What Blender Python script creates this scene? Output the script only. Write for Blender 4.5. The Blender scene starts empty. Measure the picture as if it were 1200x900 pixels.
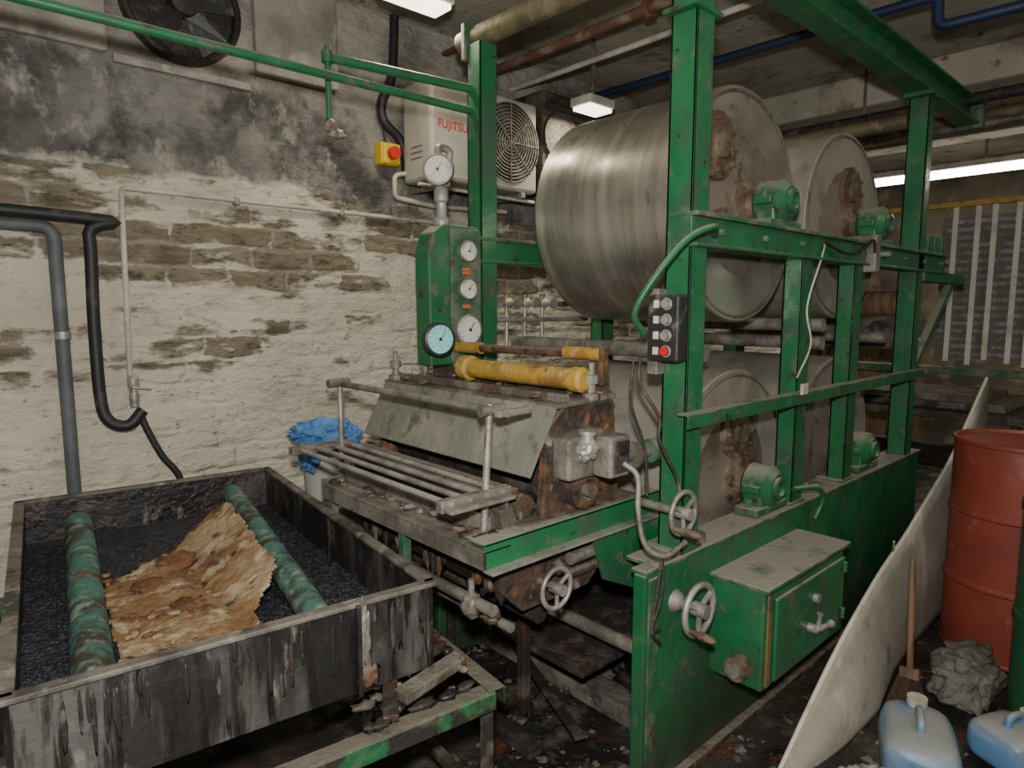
import bpy, math, random
from mathutils import Vector, Matrix, noise
random.seed(7)
S=bpy.context.scene
# ---------------------------------------------------------------- materials
def ramp(nt,src,lo,hi):
    r=nt.nodes.new('ShaderNodeMapRange'); r.inputs[1].default_value=lo; r.inputs[2].default_value=hi
    nt.links.new(src,r.inputs[0]); return r.outputs[0]
def mixc(nt,f,a,b):
    m=nt.nodes.new('ShaderNodeMix'); m.data_type='RGBA'
    if isinstance(f,float): m.inputs[0].default_value=f
    else: nt.links.new(f,m.inputs[0])
    for s,v in ((6,a),(7,b)):
        if isinstance(v,tuple): m.inputs[s].default_value=(*v,1)
        else: nt.links.new(v,m.inputs[s])
    return m.outputs[2]
def mth(nt,op,a,b_=None):
    n=nt.nodes.new('ShaderNodeMath'); n.operation=op
    for i,v in enumerate((a,b_)):
        if v is None: continue
        if isinstance(v,(int,float)): n.inputs[i].default_value=v
        else: nt.links.new(v,n.inputs[i])
    return n.outputs[0]
def nz(nt,vec,scale,stretch=(1,1,1),detail=6,rough=.6,off=0):
    mp=nt.nodes.new('ShaderNodeMapping'); mp.inputs['Scale'].default_value=stretch; mp.inputs['Location'].default_value=(off,off*1.7,off*.6)
    nt.links.new(vec,mp.inputs[0])
    n=nt.nodes.new('ShaderNodeTexNoise'); n.inputs['Scale'].default_value=scale; n.inputs['Detail'].default_value=detail; n.inputs['Roughness'].default_value=rough
    nt.links.new(mp.outputs[0],n.inputs[0]); return n.outputs[0]
def mk(name,base,layers=(),rough=.6,metal=0.,bump=.15,bscale=35,dust=None,rvar=.0,emit=None,bst=(1,1,1),low=None,dsc=9):
    m=bpy.data.materials.new(name); m.use_nodes=True; nt=m.node_tree; b=nt.nodes['Principled BSDF']
    tc=nt.nodes.new('ShaderNodeTexCoord').outputs['Object']
    col=base
    for i,l in enumerate(layers):
        c,sc,lo,hi=l[:4]; st=l[4] if len(l)>4 else (1,1,1)
        col=mixc(nt,ramp(nt,nz(nt,tc,sc,st,off=i*3.3+1),lo,hi),col,c)
    if low:
        sp=nt.nodes.new('ShaderNodeSeparateXYZ'); nt.links.new(tc,sp.inputs[0])
        z=mth(nt,'ADD',sp.outputs[2],mth(nt,'MULTIPLY',nz(nt,tc,6,(1,1,.4),off=21),-.5)); 
        f=ramp(nt,z,low[2],low[1]); col=mixc(nt,f,col,low[0])
    if dust:
        g=nt.nodes.new('ShaderNodeNewGeometry'); sp=nt.nodes.new('ShaderNodeSeparateXYZ'); nt.links.new(g.outputs['Normal'],sp.inputs[0])
        up=ramp(nt,sp.outputs[2],.3,.9)
        col=mixc(nt,mth(nt,'MULTIPLY',up,ramp(nt,nz(nt,tc,dsc,off=8),.24,.46)),col,dust)
    if isinstance(col,tuple): b.inputs['Base Color'].default_value=(*col,1)
    else: nt.links.new(col,b.inputs['Base Color'])
    b.inputs['Roughness'].default_value=rough; b.inputs['Metallic'].default_value=metal
    if rvar:
        r=nt.nodes.new('ShaderNodeMapRange'); r.inputs[3].default_value=rough-rvar; r.inputs[4].default_value=rough+rvar; r.inputs[1].default_value=.35; r.inputs[2].default_value=.65
        nt.links.new(nz(nt,tc,6,off=5),r.inputs[0]); nt.links.new(r.outputs[0],b.inputs['Roughness'])
    if bump:
        bp=nt.nodes.new('ShaderNodeBump'); bp.inputs['Strength'].default_value=bump; bp.inputs['Distance'].default_value=.02
        nt.links.new(nz(nt,tc,bscale,bst,8),bp.inputs['Height']); nt.links.new(bp.outputs[0],b.inputs['Normal'])
    if emit: b.inputs['Emission Color'].default_value=(*emit[0],1); b.inputs['Emission Strength'].default_value=emit[1]
    return m
DUST=(.27,.25,.205)
green=mk('green_paint',(.010,.105,.038),[((.014,.135,.050),5,.4,.6),((.035,.085,.050),7,.50,.64),((.10,.105,.08),13,.59,.69),((.04,.025,.015),19,.62,.69)],.42,0,.12,30,DUST,.15,low=((.035,.032,.022),-.30,.18))
greend=mk('green_paint_dusty',(.014,.10,.042),[((.14,.14,.11),8,.45,.62),((.07,.035,.018),16,.57,.67)],.6,0,.3,30,DUST,low=((.05,.035,.022),-.3,.1))
greenk=mk('green_paint_filthy',(.022,.02,.017),[((.015,.11,.04),5,.52,.58),((.10,.085,.065),9,.55,.66),((.08,.035,.015),15,.60,.68)],.6,0,.5,26,(.12,.105,.085))
steel=mk('drum_steel',(.56,.53,.47),[((.40,.37,.31),1.5,.35,.65,(.4,16,.4)),((.30,.26,.20),2.5,.50,.72,(1,.8,1)),((.68,.64,.56),1.3,.52,.68,(.5,9,.5)),((.30,.27,.22),9,.60,.72,(1,2,1))],.34,.85,.02,14,None,.08,bst=(.3,12,.3))  # pale and dark streaks paint sheen bands into the brushed steel colour
steeld=mk('drum_dusty',(.25,.235,.20),[((.32,.30,.26),2,.4,.65,(.8,3,.8)),((.17,.15,.12),6,.52,.7)],.65,.25,.12,25)
face=mk('drum_end_dusty',(.150,.125,.098),[((.21,.185,.15),2.5,.4,.65),((.10,.07,.046),5,.50,.68),((.065,.048,.035),12,.58,.7),((.24,.21,.17),17,.62,.7)],.6,.25,.22,18)
rust=mk('rust',(.075,.045,.028),[((.19,.09,.035),8,.50,.64),((.03,.022,.018),12,.50,.62),((.24,.215,.18),15,.60,.70)],.8,.1,.8,28,(.17,.15,.12))
rustf=mk('rusty_flange',(.11,.070,.045),[((.19,.145,.10),9,.45,.6),((.06,.038,.026),13,.52,.64)],.7,.15,.25,28)
tar=mk('tarred_steel',(.012,.011,.012),[((.07,.062,.055),5,.52,.66,(1,1,.45)),((.03,.016,.018),7,.5,.6),((.17,.15,.125),12,.60,.72,(1,1,.4)),((.11,.05,.022),16,.64,.72)],.36,.0,.5,24,None,.16)
tarout=mk('tank_side',(.016,.015,.015),[((.080,.078,.071),3.5,.46,.62,(1.2,1.2,.5)),((.022,.02,.019),8,.47,.55,(2.6,2.6,.35)),((.15,.14,.125),14,.62,.70,(1,1,.35)),((.010,.009,.009),13,.54,.60,(2.2,2.2,.22)),((.03,.10,.03),4,.66,.71,(1.5,1.5,.5))],.36,.0,.35,24,None,.15)
rim=mk('rim_worn',(.12,.11,.09),[((.04,.035,.03),8,.45,.6),((.24,.22,.18),14,.55,.7)],.6,0,.4,30)
liquid=mk('dye_sludge',(.010,.011,.017),[((.05,.055,.075),60,.50,.60),((.26,.27,.32),130,.58,.66)],.30,0,.9,110)
verd=mk('verdigris_pipe',(.050,.15,.125),[((.04,.035,.028),8,.48,.60),((.17,.24,.20),16,.52,.64),((.10,.06,.035),6,.58,.68)],.65,.1,.6,30)
sheetm=mk('caked_sheet',(.34,.25,.145),[((.21,.11,.042),4.5,.42,.56),((.44,.36,.24),10,.53,.64),((.11,.05,.022),9,.54,.65),((.045,.03,.02),14,.60,.68)],.85,0,1.0,34)
crud=mk('brown_powder',(.12,.05,.02),[((.19,.085,.032),20,.4,.6)],.95,0,.9,60)
yell=mk('yellow_rust_paint',(.42,.26,.045),[((.26,.13,.03),9,.48,.64),((.40,.33,.2),15,.57,.68),((.08,.045,.02),13,.62,.7)],.55,.1,.45,30)
rollm=mk('dirty_roller',(.17,.14,.075),[((.10,.085,.05),6,.45,.6),((.24,.20,.12),10,.55,.68)],.6,.3,.2,30)
grey=mk('grey_metal',(.25,.235,.205),[((.13,.115,.095),9,.42,.6),((.15,.085,.05),15,.60,.7)],.55,.4,.35,35)
galv=mk('galvanised',(.38,.37,.34),[((.22,.205,.18),9,.45,.62),((.13,.09,.06),15,.62,.7)],.45,.5,.25,35)
cover=mk('grey_guard',(.150,.155,.122),[((.22,.215,.175),5,.45,.65),((.085,.08,.065),12,.56,.68)],.8,.05,.4,24)
darkm=mk('dark_greasy',(.03,.026,.023),[((.11,.095,.078),8,.5,.65),((.07,.032,.018),12,.56,.66)],.6,.2,.6,26)
topd=mk('trough_top',(.085,.072,.058),[((.18,.165,.14),7,.45,.62),((.09,.045,.022),14,.54,.64)],.7,.1,.6,30)
pipe_grey=mk('lagging_grey',(.075,.085,.095),[((.13,.14,.15),6,.5,.7)],.6)
black=mk('black_rubber',(.014,.014,.015),[((.06,.055,.05),9,.56,.7)],.55)
white=mk('white_paint',(.50,.48,.42),[((.36,.33,.27),6,.45,.62),((.2,.17,.13),14,.62,.7)],.6,0,.15)
panelm=mk('old_panel',(.30,.285,.25),[((.19,.175,.15),4,.42,.6),((.38,.36,.32),8,.55,.7)],.7,0,.2)
acw=mk('aircon_casing',(.36,.355,.31),[((.26,.25,.21),3,.42,.62)],.5,0,.03)
redp=mk('red_plastic',(.50,.02,.015),(),.4,0,0); yelp=mk('yellow_plastic',(.62,.40,.02),(),.4,0,0)
dial=mk('dial_white',(.62,.61,.55),[((.42,.39,.32),12,.5,.7)],.4,0,0); cyan=mk('dial_cyan',(.25,.62,.62),(),.4,0,0)
orange=mk('label_orange',(.5,.13,.04),(),.6,0,0)
brass=mk('brass',(.28,.19,.07),[((.13,.11,.07),14,.48,.62)],.5,.5,.3)
blackp=mk('black_enamel',(.02,.02,.021),[((.12,.11,.10),15,.58,.7)],.45)
wood=mk('old_wood',(.19,.11,.06),[((.10,.06,.035),6,.45,.6,(1,6,1))],.7,0,.2)
beamm=mk('dusty_timber',(.11,.098,.082),[((.19,.172,.145),6,.47,.62),((.035,.03,.026),9,.52,.64)],.8,0,.6)
board=mk('plasterboard',(.38,.36,.305),[((.30,.28,.235),2.5,.42,.6),((.21,.19,.155),9,.58,.70),((.45,.42,.355),5,.6,.7)],.85,0,.2,25)
boarde=mk('board_edge',(.62,.58,.49),[((.40,.36,.29),12,.55,.68)],.9,0,.3)
redb=mk('red_barrel_paint',(.25,.045,.028),[((.18,.035,.024),4,.45,.65),((.24,.12,.085),12,.60,.72)],.5,0,.06)
greenb=mk('green_barrel_paint',(.010,.10,.04),[((.02,.08,.04),5,.5,.7)],.4,0,.06)
bluep=mk('blue_plastic',(.09,.20,.36),[((.24,.29,.33),4,.46,.66),((.16,.16,.15),8,.58,.70)],.45,0,.15,20,(.26,.27,.27))
palep=mk('pale_plastic',(.36,.36,.32),[((.25,.24,.21),6,.45,.62)],.55,0,.2,20)
sackm=mk('dusty_sack',(.17,.16,.135),[((.10,.09,.075),7,.45,.6)],.9,0,.6)
blcloth=mk('blue_cloth',(.055,.18,.42),[((.11,.26,.50),7,.45,.6)],.9,0,.3)
bluepipe=mk('blue_pipe',(.010,.022,.06),(),.5)
redpipe=mk('redoxide_pipe',(.13,.055,.035),[((.22,.17,.12),9,.5,.65)],.75,0,.3)
tube_em=mk('lamp_tube',(1,1,1),(),.4,0,0,emit=((1,.95,.84),18))
diff_em=mk('lamp_diffuser',(.9,.9,.85),(),.4,0,0,emit=((1,.90,.66),4.5))
strip=mk('white_strip',(.55,.55,.5),[((.36,.34,.3),4,.5,.7)],.7)
darkgap=mk('shutter_grey',(.12,.125,.13),(),.7)
debrism=mk('debris',(.13,.11,.085),[((.04,.033,.028),7,.42,.58),((.34,.31,.27),9,.60,.68),((.16,.06,.025),11,.6,.68)],.9,0,.5)
# ---------------------------------------------------------------- build helpers
CUR=[None,[],None]
def G(name,mat=None):
    flush()
    e=bpy.data.objects.new(name,None); e.empty_display_size=.1; S.collection.objects.link(e); CUR[0]=e; CUR[1]=[]; CUR[2]=mat; return e
def flush():
    e=CUR[0]
    if not e: return
    if CUR[2] is not None:
        e.matrix_world=CUR[2]
        for o in CUR[1]: o.parent=e
    else:
        vs=[Vector(c) for o in CUR[1] for c in (o.data.vertices[0].co, o.data.vertices[-1].co)] if CUR[1] else []
        if vs:
            c=sum(vs,Vector())/len(vs); e.location=c
            for o in CUR[1]: o.parent=e; o.matrix_parent_inverse=Matrix.Translation(-c)
    CUR[0]=None
def obj(name,verts,faces,mat,smooth=None,top=False,bev=0):
    me=bpy.data.meshes.new(name); me.from_pydata([tuple(v) for v in verts],[],faces); me.update()
    if smooth is not None:
        me.polygons.foreach_set('use_smooth',[True]*len(me.polygons)); me.set_sharp_from_angle(angle=math.radians(smooth))
    for m in (mat if isinstance(mat,list) else [mat]): me.materials.append(m)
    o=bpy.data.objects.new(name,me); S.collection.objects.link(o)
    if bev:
        b=o.modifiers.new('b','BEVEL'); b.width=bev; b.segments=2; b.limit_method='ANGLE'
    if not top: CUR[1].append(o)
    return o
BF=[(0,3,2,1),(4,5,6,7),(0,1,5,4),(1,2,6,5),(2,3,7,6),(3,0,4,7)]
def box(name,x0,x1,y0,y1,z0,z1,mat,bev=.004,top=False):
    v=[(x0,y0,z0),(x1,y0,z0),(x1,y1,z0),(x0,y1,z0),(x0,y0,z1),(x1,y0,z1),(x1,y1,z1),(x0,y1,z1)]
    return obj(name,v,BF,mat,top=top,bev=bev)
def bar(name,p0,p1,w,h,mat,bev=.003,upv=(0,0,1)):
    p0=Vector(p0);p1=Vector(p1); d=(p1-p0).normalized(); u=Vector(upv)
    if abs(d.dot(u))>.95: u=Vector((1,0,0))
    s=d.cross(u).normalized(); u=s.cross(d)
    v=[p+s*a*w/2+u*b*h/2 for p in (p0,p1) for a,b in ((-1,-1),(1,-1),(1,1),(-1,1))]
    return obj(name,v,BF,mat,bev=bev)
def frame(d):
    u=Vector((0,0,1)) if abs(d.z)<.9 else Vector((1,0,0)); s=d.cross(u).normalized(); return s,s.cross(d).normalized()
def lathe(name,p,d,prof,mat,n=40,sm=35,top=False):
    p=Vector(p); d=Vector(d).normalized(); s,u=frame(d); V=[];F=[]
    for r,t in prof:
        for i in range(n):
            a=2*math.pi*i/n; V.append(p+d*t+(s*math.cos(a)+u*math.sin(a))*r)
    for j in range(len(prof)-1):
        for i in range(n):
            k=(i+1)%n; F.append((j*n+i,j*n+k,(j+1)*n+k,(j+1)*n+i))
    F.append(tuple(range(n))[::-1]); F.append(tuple((len(prof)-1)*n+i for i in range(n)))
    return obj(name,V,F,mat,sm,top)
def cyl(name,p0,p1,r,mat,n=24,r1=None,top=False):
    p0=Vector(p0);p1=Vector(p1); L=(p1-p0).length; r1=r if r1 is None else r1
    return lathe(name,p0,p1-p0,[(r,0),(r1,L)],mat,n,top=top)
def tube(name,pts,r,mat,smooth=True,n=10,seg=8,top=False):
    P=[Vector(p) for p in pts]
    if smooth and len(P)>2:
        Q=[P[0]*2-P[1]]+P+[P[-1]*2-P[-2]]; R=[]
        for i in range(1,len(Q)-2):
            for k in range(seg):
                t=k/seg; a,b,c,d=Q[i-1],Q[i],Q[i+1],Q[i+2]
                R.append(.5*((2*b)+(c-a)*t+(2*a-5*b+4*c-d)*t*t+(3*b-a-3*c+d)*t**3))
        R.append(P[-1]); P=R
    elif len(P)>2:
        R=[P[0]]
        for i in range(1,len(P)-1):
            a=(P[i-1]-P[i]); b=(P[i+1]-P[i]); q=min(r*2.2,a.length*.45,b.length*.45); a=a.normalized()*q; b=b.normalized()*q
            for k in range(6):
                t=k/5; R.append((P[i]+a)*(1-t)**2+P[i]*2*t*(1-t)+(P[i]+b)*t*t)
        R.append(P[-1]); P=R
    d=(P[1]-P[0]).normalized(); s,u=frame(d); V=[];F=[]
    for i,p in enumerate(P):
        dn=(P[min(i+1,len(P)-1)]-P[max(i-1,0)]).normalized()
        s=(s-dn*s.dot(dn)).normalized(); u=s.cross(dn)
        for k in range(n):
            a=2*math.pi*k/n; V.append(p+(s*math.cos(a)+u*math.sin(a))*r)
    for j in range(len(P)-1):
        for i in range(n):
            k=(i+1)%n; F.append((j*n+i,j*n+k,(j+1)*n+k,(j+1)*n+i))
    F.append(tuple(range(n))[::-1]); F.append(tuple((len(P)-1)*n+i for i in range(n)))
    return obj(name,V,F,mat,40,top)
def torus(name,c,d,R,r,mat,n=32,m=10):
    c=Vector(c); d=Vector(d).normalized(); s,u=frame(d); V=[];F=[]
    for i in range(n):
        a=2*math.pi*i/n; e=s*math.cos(a)+u*math.sin(a)
        for k in range(m):
            b=2*math.pi*k/m; V.append(c+e*(R+r*math.cos(b))+d*r*math.sin(b))
    for i in range(n):
        for k in range(m):
            F.append((i*m+k,((i+1)%n)*m+k,((i+1)%n)*m+(k+1)%m,i*m+(k+1)%m))
    return obj(name,V,F,mat,80)
def lump(name,c,sx,sy,sz,mat,amp=.25,sub=3,fr=2.5,top=False,flat=None,box_=1.0,rz=0,crease=0):
    import bmesh
    bm=bmesh.new(); bmesh.ops.create_icosphere(bm,subdivisions=sub,radius=1); c=Vector(c)
    for v in bm.verts:
        k=1+amp*(noise.noise(v.co*fr+c*5)*1.4+.4*noise.noise(v.co*fr*3+c*9))
        if crease: k-=crease*(1-min(1,5*abs(noise.noise(v.co*2.2+c*3))))+crease*.6*(1-min(1,5*abs(noise.noise(v.co*4.5+c*7))))
        w=[math.copysign(abs(t)**box_,t) for t in v.co]
        q=Vector((w[0]*sx,w[1]*sy,w[2]*sz))*k
        q=Vector((q.x*math.cos(rz)-q.y*math.sin(rz),q.x*math.sin(rz)+q.y*math.cos(rz),q.z))+c
        if flat is not None and q.z<flat: q.z=flat
        v.co=q
    me=bpy.data.meshes.new(name); bm.to_mesh(me); bm.free(); me.polygons.foreach_set('use_smooth',[True]*len(me.polygons)); me.materials.append(mat)
    o=bpy.data.objects.new(name,me); S.collection.objects.link(o)
    if not top: CUR[1].append(o)
    return o
def bolts(name,c,d,R,n,r,h,mat,a0=0):
    c=Vector(c); d=Vector(d).normalized(); s,u=frame(d)
    V=[];F=[]
    for i in range(n):
        a=a0+2*math.pi*i/n; q=c+(s*math.cos(a)+u*math.sin(a))*R; b=len(V)
        for t in (0,h):
            for k in range(6):
                e=math.pi*k/3; V.append(q+d*t+(s*math.cos(e)+u*math.sin(e))*r)
        for k in range(6): F.append((b+k,b+(k+1)%6,b+6+(k+1)%6,b+6+k))
        F.append(tuple(b+6+k for k in range(6)))
    return obj(name,V,F,mat)
def handwheel(pre,c,d,R,mat,handle=True):
    c=Vector(c); d=Vector(d).normalized(); s,u=frame(d)
    torus(pre+'_rim',c,d,R,R*.13,mat); cyl(pre+'_hub',c-d*.02,c+d*.03,R*.28,mat)
    for k in range(3):
        a=k*2.094+.5; e=s*math.cos(a)+u*math.sin(a); bar(pre+'_spoke_%d'%k,c,c+e*R,R*.2,R*.16,mat)
    if handle:
        e=s*math.cos(-.6)+u*math.sin(-.6); lathe(pre+'_grip',c+e*R,d,[(.006,0),(.008,.02),(.014,.05),(.011,.09),(.004,.1)],rustf,14)
def gauge(pre,c,d,r,dialmat,rimmat):
    c=Vector(c); d=Vector(d).normalized(); s,u=frame(d)
    lathe(pre+'_case',c,d,[(r*.9,-.03),(r,-.02),(r,.012),(r*.86,.016),(r*.86,.010)],rimmat,28)
    lathe(pre+'_dial',c,d,[(r*.85,.0),(r*.85,.0115)],dialmat,28)
    for k in range(11):
        a=-2.2+4.4*k/10+math.pi/2; e=s*math.cos(a)+u*math.sin(a); bar(pre+'_tick_%d'%k,c+e*r*.62+d*.0125,c+e*r*.76+d*.0125,r*.04,.001,blackp,0)
    e=s*math.cos(2.2)+u*math.sin(2.2); bar(pre+'_needle',c+d*.0135-e*r*.1,c+e*r*.6+d*.0135,r*.07,.001,blackp,0); cyl(pre+'_pin',c+d*.012,c+d*.016,r*.1,blackp,12)
# ---------------------------------------------------------------- room
def wallmat():
    m=bpy.data.materials.new('whitewashed_stone'); m.use_nodes=True; nt=m.node_tree; b=nt.nodes['Principled BSDF']; L=nt.links.new
    tc=nt.nodes.new('ShaderNodeTexCoord').outputs['Object']
    sp=nt.nodes.new('ShaderNodeSeparateXYZ'); L(tc,sp.inputs[0]); cb=nt.nodes.new('ShaderNodeCombineXYZ')
    L(mth(nt,'ADD',sp.outputs[0],sp.outputs[1]),cb.inputs[0]); L(sp.outputs[2],cb.inputs[1])
    def warp(v,sc,am):
        nn=nt.nodes.new('ShaderNodeTexNoise'); nn.inputs['Scale'].default_value=sc; nn.inputs['Detail'].default_value=3; L(tc,nn.inputs[0])
        vm=nt.nodes.new('ShaderNodeVectorMath'); vm.operation='MULTIPLY_ADD'; L(nn.outputs[1],vm.inputs[0]); vm.inputs[1].default_value=am; L(v,vm.inputs[2]); return vm.outputs[0]
    v=warp(warp(cb.outputs[0],1.0,(.30,.06,0)),9,(.09,.045,0))
    br=nt.nodes.new('ShaderNodeTexBrick'); L(v,br.inputs[0]); br.inputs['Scale'].default_value=1; br.inputs['Brick Width'].default_value=.30; br.inputs['Row Height'].default_value=.108
    br.inputs['Mortar Size'].default_value=.02; br.inputs['Mortar Smooth'].default_value=1; br.inputs['Bias'].default_value=0; br.offset=.37; br.squash=1.7; br.squash_frequency=3
    br.inputs['Color1'].default_value=(1,1,1,1); br.inputs['Color2'].default_value=(0,0,0,1); br.inputs['Mortar'].default_value=(.5,.5,.5,1)
    stone=mixc(nt,br.outputs['Color'],(.095,.075,.05),(.19,.155,.10))
    stone=mixc(nt,ramp(nt,nz(nt,tc,6,(1,1,2.5),off=2),.4,.65),stone,(.25,.215,.155))
    stone=mixc(nt,ramp(nt,nz(nt,tc,14,(1,1,2.5),off=4),.52,.68),stone,(.065,.052,.04))
    stone=mixc(nt,mth(nt,'MULTIPLY',br.outputs['Fac'],.7),stone,(.34,.31,.245))
    wash=mixc(nt,ramp(nt,nz(nt,tc,2.2,off=1),.35,.65),(.64,.60,.50),(.51,.465,.375))
    wash=mixc(nt,ramp(nt,nz(nt,tc,8,(1,1,1.8),off=1),.55,.72),wash,(.37,.325,.25))
    wash=mixc(nt,ramp(nt,nz(nt,tc,22,(1,1,1.6),off=7),.62,.71),wash,(.25,.21,.16))
    zz=sp.outputs[2]
    patch=nz(nt,tc,1.5,(1,1,2.2),9,.66,off=6); fine=nz(nt,tc,7,(.6,.6,2.4),6,.6,off=12)
    band=mth(nt,'MULTIPLY',ramp(nt,zz,1.15,1.95),.175)
    val=mth(nt,'ADD',mth(nt,'ADD',patch,band),mth(nt,'ADD',mth(nt,'MULTIPLY',br.outputs['Color'],.10),mth(nt,'MULTIPLY',fine,.30)))
    val=mth(nt,'SUBTRACT',val,mth(nt,'MULTIPLY',br.outputs['Fac'],.06))
    fac=ramp(nt,val,.80,.86)
    col=mixc(nt,fac,wash,stone)
    zn=mth(nt,'ADD',zz,mth(nt,'MULTIPLY',nz(nt,tc,2.0,(1,1,1),8,.65,off=9),.45))
    cem=mixc(nt,ramp(nt,nz(nt,tc,1.6,off=11),.40,.62),(.13,.127,.12),(.27,.26,.235))
    cem=mixc(nt,ramp(nt,nz(nt,tc,3.2,(1,1,.9),10,.72,off=14),.47,.62),cem,(.065,.062,.06))
    cem=mixc(nt,ramp(nt,nz(nt,tc,7,(1,1,.6),8,.7,off=17),.56,.70),cem,(.40,.38,.33))
    cf=ramp(nt,zn,2.38,2.43)
    col=mixc(nt,cf,col,cem)
    up=mixc(nt,ramp(nt,nz(nt,tc,3,off=19),.42,.62),(.40,.38,.33),(.17,.16,.14))
    col=mixc(nt,ramp(nt,zn,2.86,2.96),col,up)
    L(col,b.inputs['Base Color']); b.inputs['Roughness'].default_value=.92
    gm=mth(nt,'MAXIMUM',ramp(nt,nz(nt,tc,3,off=30),.45,.65),mth(nt,'MULTIPLY',fac,.9))
    groove=mth(nt,'MULTIPLY',mth(nt,'MULTIPLY',br.outputs['Fac'],mth(nt,'SUBTRACT',1,cf)),mth(nt,'MULTIPLY',gm,-.55))
    h=mth(nt,'ADD',groove,mth(nt,'MULTIPLY',nz(nt,tc,6,(1,1,2),9,.62,off=3),2.6))
    h=mth(nt,'ADD',h,mth(nt,'MULTIPLY',fac,-.3)); h=mth(nt,'ADD',h,mth(nt,'MULTIPLY',br.outputs['Color'],.22))
    bp=nt.nodes.new('ShaderNodeBump'); bp.inputs['Strength'].default_value=.9; bp.inputs['Distance'].default_value=.025; L(h,bp.inputs['Height']); L(bp.outputs[0],b.inputs['Normal'])
    return m
wm=wallmat()
flm=mk('wet_floor',(.038,.034,.03),[((.015,.014,.013),3,.42,.58),((.10,.09,.072),6,.54,.68),((.085,.036,.02),7,.56,.67),((.22,.205,.175),18,.63,.70)],.38,0,.8,20,None,.22)
cem=mk('ceiling_plaster',(.34,.325,.26),[((.42,.40,.33),2,.4,.6),((.20,.18,.13),3,.52,.66),((.11,.09,.065),8,.60,.7)],.9,0,.5,12)
farm=mk('dingy_wall',(.11,.09,.06),[((.05,.042,.03),2,.4,.6),((.18,.16,.12),4,.55,.7)],.9,0,.3)
box('wall_back',-1.6,8.6,3.3,3.5,0,3.2,wm,0,True)
box('wall_far',8.6,8.8,-2,3.5,0,3.2,farm,0,True)
box('floor',-1.6,8.8,-2,3.5,-.1,0,flm,0,True)
box('ceiling',-1.6,8.8,-2,3.5,3.2,3.3,cem,0,True)
box('trim_ceiling_beam',5.0,5.45,-2,3.3,2.98,3.2,cem,.02,True)
box('trim_ceiling_beam.001',6.6,6.9,-2,3.3,3.02,3.2,cem,.02,True)
# ---------------------------------------------------------------- tank (rotated)
T=Matrix.Translation((.633,2.282,0))@Matrix.Rotation(math.radians(-6.6),4,'Z')
G('dye_vat',T)
hx,hy=.4725,.80; zt=.85; zb=.60; th=.012
for nm,a in (('side_near',(-hx,hx,-hy,-hy+th)),('side_far',(-hx,hx,hy-th,hy)),('side_left',(-hx,-hx+th,-hy,hy)),('side_right',(hx-th,hx,-hy,hy))):
    box(nm,*a,zb,zt-.004,tarout if nm=='side_near' else tar,0)
for nm,a in (('rim_near',(-hx-.012,hx+.012,-hy-.012,-hy+.022)),('rim_far',(-hx-.012,hx+.012,hy-.022,hy+.012)),('rim_left',(-hx-.012,-hx+.022,-hy,hy)),('rim_right',(hx-.022,hx+.012,-hy,hy))):
    box(nm,*a,zt-.014,zt,rim,.004)
box('tank_bottom',-hx+.005,hx-.005,-hy+.005,hy-.005,zb,zb+.012,tar,0)
N=60;V=[];F=[]
for j in range(N+1):
    for i in range(N+1):
        x=-hx+th+(2*hx-2*th)*i/N; y=-hy+th+(2*hy-2*th)*j/N
        V.append((x,y,.675+.006*noise.noise(Vector((x*12,y*12,0)))))
F=[(j*(N+1)+i,j*(N+1)+i+1,(j+1)*(N+1)+i+1,(j+1)*(N+1)+i) for j in range(N) for i in range(N)]
obj('sludge_surface',V,F,liquid,60)
cyl('roller_left',(-.315,-.68,.745),(-.285,.66,.765),.045,verd,28)
cyl('roller_right',(.215,-.62,.735),(.29,.70,.775),.042,verd,28)
cyl('roller_left_journal',(-.285,.66,.765),(-.284,.775,.765),.02,darkm); cyl('roller_right_journal',(.29,.70,.775),(.292,.785,.775),.02,darkm)
# broken caked slab: flat left area and a flap tilted up against the right roller
N=70;V=[];F=[]
for j in range(N+1):
    for i in range(N+1):
        u=i/N; v=j/N
        x=-.262+.465*u; y=-.54+.88*v+.13*(u-.5)
        crease=.60-.22*(v-.5); d=u-crease; fl=max(0,d)
        z=.700+.28*fl+(.022*min(1,max(0,-d)/.12) if d<0 else 0)-.020*min(1,max(0,-d)/.5)
        am=1 if d<0 else .45
        z+=am*(.006*noise.noise(Vector((x*14,y*14,1)))+.006*noise.noise(Vector((x*45,y*45,1))))
        if d<0: z+=.010*max(0,noise.noise(Vector((x*9,y*5,12))))
        V.append((x,y,z))
def keep(i,j):
    u=i/N-.5; v=j/N-.5
    e=.5-.045*abs(noise.noise(Vector((u*7,v*7,4))))-.02*abs(noise.noise(Vector((u*30,v*30,4))))
    if abs(u)>e or abs(v)>e: return False
    n=.04*noise.noise(Vector((u*12,v*12,9)))
    return v<.42+.35*u+n+.10*(u<0)*0 and not (u>.25 and v<-.40+.5*(u-.25)+n) and v>-.49+n*.3
F=[(j*(N+1)+i,j*(N+1)+i+1,(j+1)*(N+1)+i+1,(j+1)*(N+1)+i) for j in range(N) for i in range(N) if keep(i,j)]
o=obj('caked_slab',V,F,sheetm,60); sm=o.modifiers.new('s','SOLIDIFY'); sm.thickness=.008
lump('powder_heap',(-.02,.14,.722),.065,.05,.022,crud,.35,4); lump('powder_heap_2',(-.13,-.02,.712),.05,.05,.010,crud,.45,4); lump('powder_heap_3',(-.05,-.25,.712),.04,.07,.010,crud,.45,4)
for k in range(40):
    x=-.24+.26*random.random(); y=-.5+.7*random.random(); lump('flake_%d'%k,(x,y,.708),.006+.016*random.random(),.006+.014*random.random(),.006,random.choice([sheetm,crud,sheetm]),.5,2)
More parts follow.
